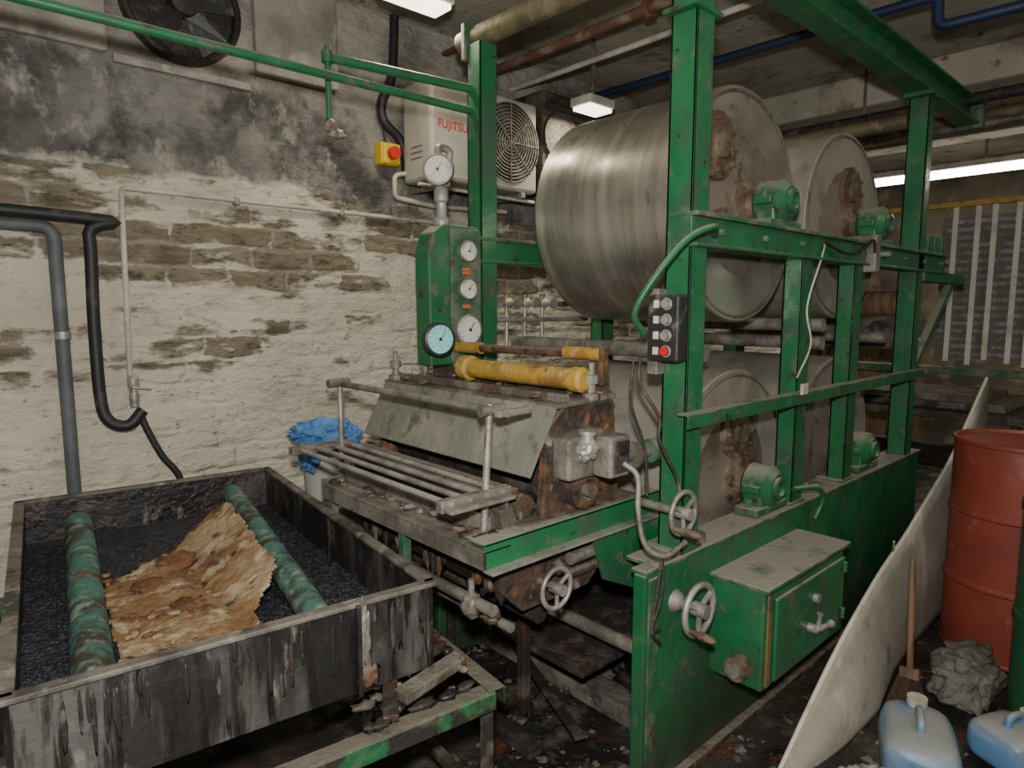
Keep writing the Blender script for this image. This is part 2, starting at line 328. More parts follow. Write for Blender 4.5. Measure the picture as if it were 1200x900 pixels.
lump('rust_lump_1',(.27,-hy-.004,.74),.014,.010,.10,grey,.5,4,3)
lump('rust_lump_2',(.275,-hy-.006,.64),.03,.02,.035,rust,.5,3,3)
bar('side_stiffener',(.25,-hy-.008,.845),(.25,-hy-.008,.60),.03,.012,tarout)
for k in range(34):
    x=-hx+.03+random.random()*.90; l=.03+random.random()*.13; z=zt-.015-random.random()*.03
    if abs(x-.26)<.03: continue
    lump('drip_%d'%k,(x,-hy-.001,z-l/2),.003+.004*random.random(),.002,l/2,blackp if k%3 else darkm,.3,2)
# ---------- stand
G('vat_stand',T)
zs=.565
def angle(pre,p0,p1,mat,w=.05):
    bar(pre+'_flat',p0,p1,w,.006,mat); p0=Vector(p0);p1=Vector(p1); d=(p1-p0).normalized(); s=d.cross(Vector((0,0,1)))
    q=s*w/2-Vector((0,0,w/2)); bar(pre+'_web',p0+q,p1+q,.006,w,mat)
angle('front_rail',(-.6,-.935,zs),(.575,-.935,zs),greenk)
angle('right_rail',(.58,-.96,zs+.006),(.58,.52,zs+.006),greenk)
angle('back_rail',(-.6,.50,zs+.01),(.58,.50,zs+.01),greenk)
angle('cross_rail_1',(-.6,-.55,zs+.012),(.58,-.55,zs+.012),darkm)
angle('cross_rail_2',(-.6,.2,zs+.012),(.58,.2,zs+.012),darkm)
bar('left_rail',(-.6,-.95,zs),(-.6,.50,zs),.05,.03,darkm)
for i,(x,y) in enumerate(((.565,-.93),(.565,.50),(-.6,-.93),(-.6,.50),(.565,-.1))):
    box('leg_%d'%i,x-.022,x+.022,y-.004,y+.004,0,zs,greenk); box('leg_web_%d'%i,x+.014,x+.022,y-.004,y+.044,0,zs,greenk)
bar('diagonal_bar',(.28,-.93,zs+.02),(.43,-.60,zs+.025),.04,.02,darkm)
bar('packing_timber',(.34,-.86,zs+.02),(.56,-.80,zs+.03),.05,.03,topd); bar('packing_timber_2',(.36,-.74,zs+.02),(.56,-.68,zs+.025),.06,.025,darkm)
bar('lower_brace',(-.6,-.93,.22),(.57,-.93,.22),.03,.03,darkm); bar('lower_brace_2',(.575,-.93,.20),(.575,.5,.20),.03,.03,darkm)
for k in range(46):
    a=random.random(); lump('crust_%d'%k,(.22+.35*a,-.95+.42*random.random(),zs+.018),.012+.022*random.random(),.016,.010,random.choice([darkm,topd,tar,rust]),.6,2)
# ---------------------------------------------------------------- drying machine
Z0=.78
G('drum_drying_machine')
for nm,y0,sg in (('near',1.17,1),('far',2.30,-1)):
    ya,yb=sorted((y0,y0+sg*.022)); box('base_plate_'+nm,1.64,4.26,ya,yb,0,Z0-.015,green,.004)
    ya,yb=sorted((y0-sg*.006,y0+sg*.13)); box('base_top_flange_'+nm,1.70,4.28,ya,yb,Z0-.015,Z0,greend,.004)
    ya,yb=sorted((y0-sg*.006,y0+sg*.055)); box('base_top_lip_'+nm,1.628,1.70,ya,yb,Z0-.015,Z0,greend,.004)
    ya,yb=sorted((y0-sg*.03,y0+sg*.06)); box('base_foot_flange_'+nm,1.62,4.3,ya,yb,0,.022,rust,.004)
    ya,yb=sorted((y0-sg*.004,y0+sg*.042)); box('base_front_flange_'+nm,1.625,1.645,ya,yb,0,Z0-.015,green,.004)
    for k,x in enumerate((2.0,2.7,3.4,4.2)): 
        ya,yb=sorted((y0+sg*.02,y0+sg*.12)); box('base_rib_%s_%d'%(nm,k),x,x+.015,ya,yb,.02,Z0-.02,green,.002)
box('base_edge_strip',1.645,1.70,1.162,1.172,.03,Z0-.03,greend,.003)
def hpost(nm,x,y,z0,z1,w=.10,d=.10,mat=green):
    box(nm+'_web',x-.006,x+.006,y-d/2+.008,y+d/2-.008,z0,z1,mat,.001)
    box(nm+'_flange_a',x-w/2,x+w/2,y-d/2,y-d/2+.009,z0,z1,mat,.002)
    box(nm+'_flange_b',x-w/2,x+w/2,y+d/2-.009,y+d/2,z0,z1,mat,.002)
    box(nm+'_lip',x-w/2,x-w/2+.008,y-d/2,y+d/2,z0,z1,mat,.002)
ZT=2.72
hpost('post_front_near',1.88,1.22,Z0,ZT,.095,.095); hpost('post_front_far',1.88,2.25,Z0,ZT-.02,.09,.09)
hpost('post_rear_near',4.07,1.22,Z0,ZT,.085,.10); hpost('post_rear_far',4.07,2.25,Z0,1.9)
for k,x in enumerate((2.70,3.24)):
    hpost('post_mid_near_%d'%k,x,1.22,Z0,1.81,.09,.08); hpost('post_mid_far_%d'%k,x,2.25,Z0,1.81,.09,.08)
    box('post_foot_%d'%k,x-.07,x+.07,1.175,1.30,Z0,Z0+.012,greend)
box('post_foot_front',1.80,1.96,1.175,1.31,Z0,Z0+.015,greend)
for nm,y in (('near',1.2),('far',2.25)):
    box('mid_rail_top_'+nm,1.83,4.5,y-.05,y+.06,1.885,1.90,greend,.003)
    box('mid_rail_web_'+nm,1.83,4.5,y-.03,y-.018,1.80,1.885,green,.003)
    box('mid_rail_bottom_'+nm,1.83,4.5,y-.05,y+.04,1.79,1.802,green,.003)
for k in range(9):
    x=2.0+.3*k; cyl('rail_bolt_%d'%k,(x,1.17,1.845),(x,1.155,1.845),.011,greend,6)
box('rail_clamp',3.28,3.34,1.13,1.26,1.76,1.93,grey,.006); cyl('rail_clamp_screw',(3.31,1.12,1.84),(3.31,1.08,1.84),.012,grey)
box('tail_rail_near',4.1,4.9,1.16,1.24,1.74,1.80,green)
box('tail_rail_far',4.1,4.9,2.2,2.27,1.74,1.80,green)
bar('tail_brace_near',(4.12,1.2,1.25),(4.75,1.2,1.75),.04,.04,green)
for k,x in enumerate((4.2,4.32,4.45)): box('tail_post_near_%d'%k,x,x+.025,1.18,1.21,1.8,2.0,green)
box('guard_rail_flat',1.79,4.12,1.135,1.175,1.255,1.262,greend,.001); box('guard_rail_web',1.79,4.12,1.135,1.141,1.215,1.257,green,.001)
y=1.22
box('top_beam_web',1.80,5.02,y-.006,y+.006,2.735,2.85,green,.002)
box('top_beam_low',1.80,5.02,y-.055,y+.055,2.722,2.737,green,.002)
box('top_beam_up',1.80,5.02,y-.055,y+.055,2.85,2.863,green,.002)
box('top_beam_end',4.96,5.03,1.15,1.29,2.70,2.87,greend)
box('post_cap_near',1.80,1.97,1.15,1.29,2.70,2.724,green); box('post_bracket_near',1.80,1.96,1.16,1.28,2.50,2.515,green)
box('post_cap_rear',3.99,4.15,1.15,1.29,2.70,2.724,green)
cyl('top_guide_roller',(1.88,1.28,2.74),(1.88,2.38,2.74),.045,rollm,24)
box('roller_end_bracket',1.82,1.94,2.29,2.315,2.64,2.79,greend)
cyl('top_guide_roller_rear',(4.07,1.28,2.60),(4.07,2.3,2.60),.04,rollm,24)
cyl('cross_shaft_rear',(4.25,1.25,1.45),(4.25,2.3,1.45),.10,beamm); cyl('cloth_roll_rear',(4.35,1.3,1.62),(4.35,2.3,1.62),.08,wood)
cyl('rear_post_pipe',(4.25,1.75,.0),(4.25,1.75,1.36),.03,grey)
R=.46
def drum(nm,x,z,shell,mh):
    y0,y1=1.37,2.09
    lathe(nm+'_shell',(x,y0,z),(0,1,0),[(R-.035,.004),(R-.006,0),(R,.006),(R,y1-y0-.006),(R-.006,y1-y0),(R-.035,y1-y0-.004)],shell,128,30)
    lathe(nm+'_end_near',(x,y0+.0,z),(0,-1,0),[(R-.03,-.02),(R-.03,-.012),(.30,-.006),(.14,.006),(.10,.02),(.095,.03)],face,72,25)
    torus(nm+'_weld_seam',(x,y0-.001,z),(0,1,0),R-.022,.006,face,72,6)
    lathe(nm+'_end_far',(x,y1,z),(0,1,0),[(R-.03,-.02),(.14,.006),(.1,.02)],face,48,25)
    for s,yy in ((-1,y0),(1,y1)):
        lathe(nm+'_hub_%d'%s,(x,yy,z),(0,s,0),[(.105,.0),(.10,.03),(.06,.045),(.05,.07),(.036,.075),(.036,.2)],rustf,32)
        bolts(nm+'_hub_bolts_%d'%s,(x,yy+s*.028,z),(0,s,0),.082,8,.010,.012,rustf)
    mx,mz=mh
    lathe(nm+'_manhole',(x+mx,y0+.012,z+mz),(0,-1,0),[(.125,0),(.125,.028),(.118,.034),(.05,.034),(.045,.05),(.0,.052)],rustf,36)
    bolts(nm+'_manhole_bolts',(x+mx,y0-.022,z+mz),(0,-1,0),.10,10,.009,.014,rustf)
    cyl(nm+'_plug',(x+.17,y0+.01,z-.13),(x+.17,y0-.02,z-.13),.025,rustf)
    for s,yb in ((-1,1.235),(1,2.235)):
        zb_=z-.10
        box(nm+'_bearing_base_%d'%s,x-.13,x+.13,yb-.05,yb+.05,zb_,zb_+.03,greend,.006)
        lathe(nm+'_bearing_body_%d'%s,(x,yb-.055,z),(0,1,0),[(.055,-.012),(.07,0),(.085,.012),(.085,.098),(.07,.11),(.055,.122)],green,32)
        box(nm+'_bearing_pedestal_%d'%s,x-.08,x+.08,yb-.04,yb+.04,zb_+.02,z,green,.01)
        box(nm+'_bearing_split_%d'%s,x-.105,x+.105,yb-.035,yb+.035,z-.014,z+.014,green,.004)
        for q in (-.105,.105): cyl(nm+'_bearing_bolt_%d_%d'%(s,q*10),(x+q,yb,zb_+.03),(x+q,yb,zb_+.055),.013,greend,6)
        for q in (-.088,.088): cyl(nm+'_cap_bolt_%d_%d'%(s,q*100),(x+q,yb,z),(x+q,yb,z+.05),.011,greend,6)
    lathe(nm+'_end_cap',(x,1.185,z),(0,-1,0),[(.045,0),(.045,.03),(.03,.034),(.03,.02),(.0,.02)],green,24)
drum('upper_drum_front',2.50,2.0,steel,(-.215,.20))
drum('upper_drum_rear',3.53,2.0,steeld,(.02,.17))
drum('lower_drum_front',2.50,.885,steeld,(.02,.20))
drum('lower_drum_rear',3.53,.885,steeld,(.05,.18))
for k,(x,z) in enumerate(((3.02,1.44),(3.02,1.52),(2.05,1.44),(3.8,1.44))):
    cyl('guide_roller_%d'%k,(x,1.24,z),(x,2.22,z),.030,grey,20)
box('gear_case',2.03,2.69,.975,1.175,.30,.655,green,.008)
box('gear_case_lid',2.015,2.705,.955,1.175,.655,.672,greend,.005)
box('gear_case_door',2.10,2.675,.962,.976,.315,.615,green,.006)
box('door_trim_left',2.05,2.078,.968,.976,.31,.64,brass,.003)
for k,z in enumerate((.37,.56)): cyl('hinge_%d'%k,(2.655,.955,z),(2.655,.955,z+.04),.008,greend,10)
cyl('door_boss',(2.40,.962,.53),(2.40,.945,.53),.018,galv); cyl('lever_boss',(2.36,.962,.43),(2.36,.93,.43),.016,galv)
lathe('lever_handle',(2.34,.93,.435),(1,-.15,-.02),[(.008,0),(.012,.03),(.009,.07),(.016,.10),(.006,.12)],galv,14)
lathe('lever_arm',(2.36,.93,.43),(0,-.1,1),[(.010,0),(.007,.05),(.012,.065)],galv,12)
cyl('case_knob',(2.03,1.05,.37),(1.985,1.05,.37),.042,rustf,20); cyl('case_knob_core',(1.985,1.05,.37),(1.97,1.05,.37),.026,grey,20)
handwheel('lower_handwheel',(1.80,1.08,.635),(0,-1,0),.082,galv); cyl('lower_handwheel_shaft',(1.80,1.18,.635),(1.80,1.07,.635),.016,grey)
lathe('lower_handwheel_boss',(1.80,1.172,.635),(0,-1,0),[(.04,0),(.03,.02),(.02,.03)],grey,20)
handwheel('upper_handwheel',(1.77,1.13,.95),(0,-1,0),.068,galv); cyl('upper_handwheel_shaft',(1.77,1.30,.95),(1.77,1.12,.95),.014,grey)
cyl('lube_cap',(1.99,1.22,Z0),(1.99,1.22,Z0+.03),.035,grey); cyl('lube_cap_rear',(2.98,1.22,Z0),(2.98,1.22,Z0+.03),.03,grey)
box('floor_sleeper_1',1.90,2.02,1.30,2.5,0,.08,beamm,.01); box('floor_sleeper_2',2.34,2.44,1.33,2.5,0,.10,beamm,.01); box('floor_sleeper_3',1.50,1.57,1.55,2.5,0,.05,darkm,.01)
bar('loose_angle_iron',(1.62,1.42,.10),(2.05,2.45,.12),.04,.015,darkm)
cyl('cross_tie_low',(1.78,1.2,.42),(1.78,2.28,.42),.025,grey)
cyl('condensate_pipe',(2.25,1.22,.50),(2.25,2.26,.50),.03,grey); cyl('condensate_pipe_2',(2.12,1.22,.60),(2.12,2.26,.60),.022,grey)
lump('steam_trap',(2.12,1.55,.60),.05,.06,.05,rust,.4,3); lump('steam_trap_2',(2.25,1.8,.50),.05,.07,.06,grey,.4,3)
bar('machine_under_tray',(1.66,1.7,.30),(4.2,1.7,.30),.5,.02,darkm)
tube('air_hose',[(1.93,1.15,1.83),(1.84,1.10,1.845),(1.74,1.13,1.80),(1.66,1.19,1.68),(1.64,1.24,1.58),(1.70,1.25,1.52)],.010,green)
tube('drop_cable',[(1.70,1.26,1.44),(1.69,1.25,1.36),(1.74,1.21,1.25),(1.73,1.20,1.18),(1.79,1.17,1.05),(1.78,1.15,.99)],.006,darkm)
tube('loop_cable',[(1.68,1.27,1.43),(1.67,1.27,1.3),(1.72,1.25,1.15),(1.70,1.22,1.0)],.005,darkm)
tube('flex_conduit',[(1.60,1.24,1.12),(1.62,1.20,1.08),(1.60,1.18,.98),(1.60,1.15,.88),(1.66,1.12,.84),(1.74,1.10,.87)],.009,grey)
for k in range(2): tube('hanging_wire_%d'%k,[(1.66,1.13,.84),(1.62+.03*k,1.12,.72),(1.60,1.12,.62),(1.66,1.13,.55+.05*k)],.005,darkm)
tube('post_string',[(2.80,1.16,1.86),(2.76,1.155,1.8),(2.66,1.16,1.6),(2.70,1.155,1.45),(2.60,1.16,1.32)],.004,white)
tube('post_cable',[(2.78,1.15,1.86),(2.95,1.14,1.83),(3.1,1.14,1.84),(3.24,1.13,1.9),(3.3,1.14,1.82)],.006,black)
box('tag',2.57,2.62,1.12,1.133,1.255,1.30,white)
tube('base_hose',[(2.62,1.16,.86),(2.75,1.12,.85),(2.82,1.12,.79),(2.80,1.14,.70)],.011,green)
# ---------------------------------------------------------------- push button box
G('push_button_station')
box('case',1.775,1.83,1.172,1.29,1.425,1.64,blackp,.008)
for k in range(4):
    z=1.61-.05*k
    for q,yy in enumerate((1.255,1.215)):
        m=redp if (k==3 and q==1) else (galv if q else dial)
        if q: cyl('button_%d'%k,(1.776,yy,z),(1.758,yy,z),.014,m,16); torus('ring_%d'%k,(1.772,yy,z),(1,0,0),.017,.003,galv,20,6)
        else: box('legend_%d'%k,1.772,1.776,yy-.010,yy+.010,z-.012,z+.012,dial,0)
box('bracket',1.79,1.835,1.26,1.30,1.38,1.66,grey)
# ---------------------------------------------------------------- padding trough unit
G('padding_trough_unit')
box('table_near_web',1.13,1.96,1.35,1.357,.865,.945,green,.002); box('table_near_flange',1.13,1.96,1.35,1.42,.935,.943,greend,.002)
box('table_near_lower_lip',1.13,1.96,1.315,1.357,.862,.870,galv,.001)
box('table_front_web',1.13,1.137,1.35,2.33,.865,.92,grey,.002); box('table_front_flange',1.13,1.23,1.35,2.33,.915,.923,grey,.002)
box('table_far_web',1.13,1.85,2.33,2.337,.865,.94,greend,.002)
box('table_tray',1.22,1.62,1.42,2.30,.885,.90,topd,.002)
obj('gusset',[(1.58,1.34,.862),(1.96,1.34,.862),(1.96,1.34,.55),(1.64,1.34,.70),(1.58,1.352,.862),(1.96,1.352,.862),(1.96,1.352,.55),(1.64,1.352,.70)],[(0,1,2,3),(7,6,5,4),(0,4,5,1),(1,5,6,2),(2,6,7,3),(3,7,4,0)],green)
def prism(nm,prof,y0,y1,mat,bev=.004):
    n=len(prof); V=[(x,y0,z) for x,z in prof]+[(x,y1,z) for x,z in prof]
    F=[tuple(range(n)),tuple(range(2*n-1,n-1,-1))]+[(i,n+i,n+(i+1)%n,(i+1)%n) for i in range(n)]
    return obj(nm,V,F,mat,bev=bev)
prism('trough_body',[(1.25,.88),(1.26,.76),(1.34,.68),(1.62,.68),(1.74,.78),(1.74,.88)],1.43,2.27,rust)
prism('trough_end_near',[(1.23,.90),(1.24,.75),(1.33,.665),(1.63,.665),(1.76,.77),(1.76,.90)],1.405,1.43,rust)
prism('upper_basin',[(1.27,.90),(1.25,1.0),(1.30,1.005),(1.33,.93),(1.70,.93),(1.70,.90)],1.42,2.30,topd)
for nm,y0 in (('near',1.395),('far',2.33)):
    prism('end_frame_'+nm,[(1.40,.92),(1.42,1.22),(1.50,1.29),(1.74,1.29),(1.78,.92)],y0,y0+.03,rust)
    prism('end_frame_foot_'+nm,[(1.30,.925),(1.30,.95),(1.85,.95),(1.85,.925)],y0-.03,y0+.05,topd)
cyl('squeeze_roller_lower',(1.56,1.43,1.02),(1.56,2.33,1.02),.085,darkm,32)
cyl('squeeze_roller_upper',(1.57,1.43,1.19),(1.57,2.33,1.19),.08,darkm,32)
cyl('dip_roller',(1.36,1.43,.985),(1.36,2.33,.985),.04,rust,24)
bar('doctor_bar',(1.31,1.42,1.04),(1.31,2.33,1.04),.03,.03,rust)
bar('pan_edge',(1.22,1.43,.955),(1.22,2.34,.955),.008,.06,grey)
prism('guard_cover',[(1.458,1.285),(1.345,1.085),(1.340,1.090),(1.450,1.293)],1.39,2.37,cover,.001)
for k in range(2): box('guard_rivet_%d'%k,1.43,1.437,1.45+.8*k,1.46+.8*k,1.24,1.25,grey)
prism('top_plate',[(1.45,1.285),(1.45,1.30),(1.74,1.315),(1.74,1.295)],1.385,2.38,topd)
bar('top_plate_rib',(1.50,1.39,1.315),(1.50,2.37,1.315),.03,.025,topd); bar('top_angle',(1.70,1.39,1.335),(1.70,2.37,1.335),.02,.05,rust)
for k in range(26): lump('top_crust_%d'%k,(1.46+.26*random.random(),1.42+.9*random.random(),1.315),.012+.02*random.random(),.02,.008,random.choice([topd,rust,darkm]),.6,2)
cyl('pressure_cylinder',(1.60,1.43,1.365),(1.60,2.04,1.365),.036,yell,24)
lathe('cylinder_collar',(1.60,1.98,1.365),(0,1,0),[(.036,0),(.048,.005),(.048,.05),(.036,.055)],yell,24)
lathe('cylinder_cap',(1.60,1.40,1.365),(0,1,0),[(.03,0),(.042,.01),(.042,.05),(.036,.055)],yell,24)
cyl('lift_bar',(1.68,1.42,1.445),(1.68,2.22,1.435),.016,rust,18)
cyl('lift_bar_sleeve',(1.68,1.56,1.443),(1.68,1.40,1.445),.023,yell,18); cyl('lift_bar_sleeve_far',(1.68,2.02,1.437),(1.68,2.24,1.435),.023,yell,18)
box('lift_clevis',1.665,1.70,1.385,1.405,1.34,1.47,rust,.006)
for k,(x,y) in enumerate(((1.63,1.40),(1.71,1.42),(1.48,2.34),(1.60,2.30),(1.70,2.2))):
    lathe('tension_screw_%d'%k,(x,y,1.30),(0,0,1),[(.03,0),(.03,.02),(.014,.022),(.014,.05),(.024,.052),(.024,.08),(.010,.082),(.010,.12)],grey,8)
prism('end_mount',[(1.44,1.07),(1.44,1.20),(1.60,1.22),(1.62,1.07)],1.32,1.395,grey,.01)
lump('caked_valve',(1.51,1.31,1.165),.04,.03,.035,galv,.25,4); lathe('caked_valve_neck',(1.51,1.31,1.19),(0,0,1),[(.02,0),(.02,.02),(.028,.022),(.028,.035)],galv,16)
box('valve_box',1.545,1.64,1.245,1.32,1.075,1.205,grey,.008); box('valve_box_plate',1.56,1.63,1.238,1.246,1.09,1.19,darkm,.004)
cyl('valve_box_eye',(1.595,1.24,1.16),(1.595,1.228,1.16),.014,black,14)
lathe('roller_bearing_near',(1.56,1.395,1.02),(0,-1,0),[(.065,0),(.065,.04),(.05,.05),(.035,.05),(.03,.03),(.0,.03)],rust,28)
lathe('roller_bearing_hub',(1.56,1.36,1.02),(0,-1,0),[(.022,0),(.022,.03)],grey,20)
bolts('bearing_bolts',(1.56,1.355,1.02),(0,-1,0),.056,6,.008,.012,darkm)
cyl('drive_shaft',(1.64,1.29,1.12),(1.86,1.29,1.12),.018,grey); cyl('drive_disc_1',(1.70,1.29,1.12),(1.715,1.29,1.12),.045,grey); cyl('drive_disc_2',(1.80,1.29,1.12),(1.84,1.29,1.12),.04,greend)
for k in range(60):
    y=1.42+.9*random.random(); lump('crust_%d'%k,(1.17+.12*random.random(),y,.918+.02*random.random()),.012+.02*random.random(),.022,.009,random.choice([topd,rust,grey,darkm]),.6,2)
for k in range(26):
    y=1.40+.9*random.random(); lump('drip_%d'%k,(1.255+.02*random.random(),y,.80-.05*random.random()),.010,.012,.05+.03*random.random(),random.choice([rust,darkm,grey]),.5,2)
for k in range(4):
    x=1.07+.065*k; cyl('rack_rod_%d'%k,(x,1.42,1.055),(x,2.42,1.055),.009,galv,12)
bar('rack_end_near',(1.04,1.44,1.05),(1.30,1.44,1.05),.03,.035,grey); bar('rack_end_near_2',(1.04,1.40,1.045),(1.28,1.40,1.045),.04,.012,grey)
bar('rack_end_far',(1.04,2.40,1.05),(1.30,2.40,1.05),.04,.03,grey); bar('rack_shelf',(1.28,1.42,1.02),(1.28,2.42,1.02),.012,.05,grey)
tube('rack_top_rail',[(1.235,1.37,1.30),(1.245,1.9,1.298),(1.255,2.43,1.295)],.012,grey)
cyl('rack_post_near',(1.21,1.45,.92),(1.235,1.45,1.32),.011,galv); cyl('rack_post_far',(1.25,2.39,.92),(1.25,2.39,1.32),.011,galv)
for k,y in enumerate((1.45,2.39)): cyl('rack_clamp_%d'%k,(1.20,y,1.30),(1.29,y,1.30),.018,grey,16)
bar('rack_top_end',(1.20,1.38,1.30),(1.33,1.38,1.30),.02,.02,grey)
for k,(x,y) in enumerate(((1.16,2.30),(1.16,1.80))): bar('support_%d'%k,(x,y,.70),(x,y,.915),.035,.03,greend)
for k,(x,y) in enumerate(((1.30,2.28),(1.70,2.28),(1.66,1.75))): box('leg_%d'%k,x-.02,x+.02,y-.02,y+.02,0,.70,darkm)
cyl('drain_pipe_front',(1.17,1.36,.735),(1.17,2.45,.735),.018,grey); cyl('drain_pipe_low',(1.24,1.36,.66),(1.24,2.45,.66),.015,grey)
lump('drain_valve',(1.17,1.46,.72),.03,.035,.038,grey,.3,3); lump('drain_valve_2',(1.20,1.40,.70),.025,.025,.025,rust,.4,3); cyl('drain_valve_stem',(1.17,1.46,.72),(1.17,1.46,.80),.010,grey)
bar('lower_frame_bar',(1.22,1.38,.84),(1.22,2.35,.84),.02,.03,darkm)
handwheel('drain_handwheel',(1.40,1.33,.745),(0,-1,0),.062,galv,False); cyl('drain_wheel_shaft',(1.40,1.42,.745),(1.40,1.32,.745),.012,grey)
lump('wheel_hub_crust',(1.44,1.36,.79),.022,.03,.022,rust,.4,3)
cyl('feed_pipe_right',(1.5,1.37,.80),(2.1,1.37,.80),.02,grey); cyl('feed_pipe_right_2',(1.5,1.40,.73),(2.1,1.40,.73),.016,rust); cyl('under_shaft',(1.45,1.45,.60),(1.45,2.3,.60),.03,darkm)
# ---------------------------------------------------------------- gauge cabinet
G('gauge_panel')
prism('panel_body',[(1.56,1.36),(1.555,1.82),(1.58,1.90),(1.63,1.935),(1.825,1.935),(1.825,1.36)],2.20,2.30,green,.008)
prism('panel_front',[(1.66,1.37),(1.66,1.92),(1.82,1.92),(1.82,1.37)],2.188,2.202,greend,.004)
gauge('gauge_upper',(1.735,2.175,1.83),(0,-1,0),.045,dial,galv); gauge('gauge_middle',(1.735,2.175,1.675),(0,-1,0),.045,dial,galv); gauge('gauge_lower',(1.735,2.172,1.505),(0,-1,0),.066,dial,galv)
for k,z in enumerate((1.757,1.605,1.745)): box('label_%d'%k,1.715,1.755,2.18,2.187,z-.010,z+.006,orange,.001)
gauge('gauge_round',(1.53,2.10,1.475),(-.15,-1,0),.066,cyan,blackp); cyl('gauge_round_stem',(1.53,2.13,1.475),(1.58,2.22,1.475),.014,brass)
tube('gauge_pipe',[(1.66,2.25,1.93),(1.66,2.25,2.0),(1.67,2.25,2.08),(1.70,2.25,2.2),(1.70,2.25,2.24),(1.65,2.245,2.245),(1.63,2.23,2.2)],.016,galv)
lathe('valve_body',(1.66,2.25,1.935),(0,0,1),[(.03,0),(.035,.02),(.022,.04),(.022,.09),(.03,.10),(.03,.14),(.018,.16)],galv,20)
gauge('gauge_top',(1.62,2.215,2.15),(-.75,-.65,0),.062,dial,galv)
G('steam_valve_manifold')
cyl('header_pipe',(1.95,2.36,1.62),(2.7,2.36,1.62),.016,brass); cyl('header_pipe_low',(1.95,2.36,1.54),(2.7,2.36,1.54),.013,galv)
for k in range(4):
    x=2.0+.12*k; lathe('valve_%d'%k,(x,2.36,1.62),(0,-1,0),[(.02,0),(.026,.02),(.014,.04),(.014,.07),(.026,.075),(.026,.085)],galv,16); cyl('drop_%d'%k,(x,2.36,1.62),(x,2.36,1.40),.009,galv)
    lathe('bonnet_%d'%k,(x,2.36,1.6),(0,0,1),[(.022,0),(.014,.03),(.014,.06),(.02,.065)],brass,14)
cyl('strainer_pot',(1.95,2.38,1.30),(1.95,2.38,1.46),.045,galv); lathe('strainer_top',(1.95,2.38,1.46),(0,0,1),[(.045,0),(.03,.03),(.012,.05)],galv,20)
box('warning_tag',1.96,2.02,2.34,2.345,1.64,1.70,yelp,0)
tube('supply_pipe',[(1.9,2.36,1.62),(1.9,2.36,1.1),(1.9,2.36,0.0)],.014,galv,False)
# ---------------------------------------------------------------- overhead green pipes
G('green_overhead_pipe')
cyl('long_pipe',(-1.2,2.30,2.43),(1.84,2.27,2.43),.016,green)
G('green_bracket_arm')
cyl('arm',(1.215,2.35,2.52),(1.84,2.27,2.52),.018,green); cyl('drop_rod',(1.22,2.35,2.56),(1.22,2.35,2.30),.011,green); lump('joint',(1.22,2.35,2.275),.022,.022,.025,grey,.3,3); lump('joint_2',(1.25,2.35,2.25),.03,.02,.016,galv,.4,3); cyl('collar',(1.22,2.35,2.54),(1.22,2.35,2.50),.022,greend)
# ---------------------------------------------------------------- wall services
G('lagged_pipe')
tube('pipe_run',[(-1.2,3.26,1.935),(.46,3.26,1.925),(.462,3.26,0.0)],.026,pipe_grey,False,14)
cyl('joint_band',(.463,3.26,1.50),(.463,3.26,1.47),.029,galv)
G('black_hose_pipe')
tube('run',[(-1.2,3.215,1.985),(.53,3.215,1.965),(.575,3.22,1.90),(.572,3.23,1.55),(.575,3.23,1.22),(.60,3.22,1.115),(.67,3.21,1.09),(.73,3.21,1.15)],.024,black,True,14)
G('white_water_pipe')
tube('pipe',[(2.75,3.27,2.10),(.715,3.27,2.11),(.70,3.27,1.30)],.012,white,False,12)
lathe('tap_body',(.71,3.262,1.30),(0,0,-1),[(.016,0),(.024,.01),(.024,.05),(.018,.06),(.022,.1),(.018,.14)],galv,16); bar('tap_lever',(.70,3.24,1.25),(.77,3.22,1.24),.012,.008,galv)
tube('rubber_hose',[(.72,3.25,1.15),(.75,3.24,1.05),(.80,3.23,.93),(.87,3.22,.80),(.90,3.22,.5),(.90,3.15,.02)],.015,black)
for k,x in enumerate((1.2,1.75,2.2)): box('clip_%d'%k,x-.01,x+.01,3.25,3.299,2.085,2.125,galv)
G('emergency_stop_switch')
box('body',1.975,2.095,3.22,3.299,2.38,2.50,yelp,.01); box('lid',1.98,2.09,3.205,3.222,2.385,2.495,yelp,.008); cyl('knob',(2.035,3.205,2.44),(2.035,3.17,2.44),.034,redp)
tube('lead',[(2.035,3.27,2.5),(2.03,3.28,2.6),(2.04,3.28,2.7)],.007,black)
G('electric_cable')
tube('cable',[(2.10,3.26,3.19),(2.09,3.26,3.0),(2.07,3.26,2.85),(2.01,3.26,2.72),(2.02,3.26,2.62),(2.12,3.26,2.54),(2.15,3.26,2.45),(2.16,3.26,2.36)],.026,black)
G('air_conditioner_unit')
ax0,ax1,ay0,ay1,az0,az1=2.10,2.88,2.93,3.20,2.28,2.80
box('casing',ax0,ax1,ay0,ay1,az0,az1,acw,.02)
fc=Vector((2.66,ay0,2.55))
cyl('fan_recess',fc+Vector((0,.005,0)),fc-Vector((0,.003,0)),.225,darkm,48)
for k in range(11): torus('grille_ring_%d'%k,fc-Vector((0,.008,0)),(0,1,0),.03+.0192*k,.0035,grey,40,6)
for k in range(4):
    a=k*math.pi/4; e=Vector((math.cos(a),0,math.sin(a)))*.225; bar('grille_bar_%d'%k,fc-Vector((0,.012,0))-e,fc-Vector((0,.012,0))+e,.006,.006,grey)
for k in range(3): box('side_louvre_%d'%k,ax0-.003,ax0+.002,ay0+.08,ay1-.08,2.40+.03*k,2.405+.03*k,grey,0)
cu=bpy.data.curves.new('maker_label','FONT'); cu.body='FUJITSU'; cu.size=.06; cu.extrude=.001
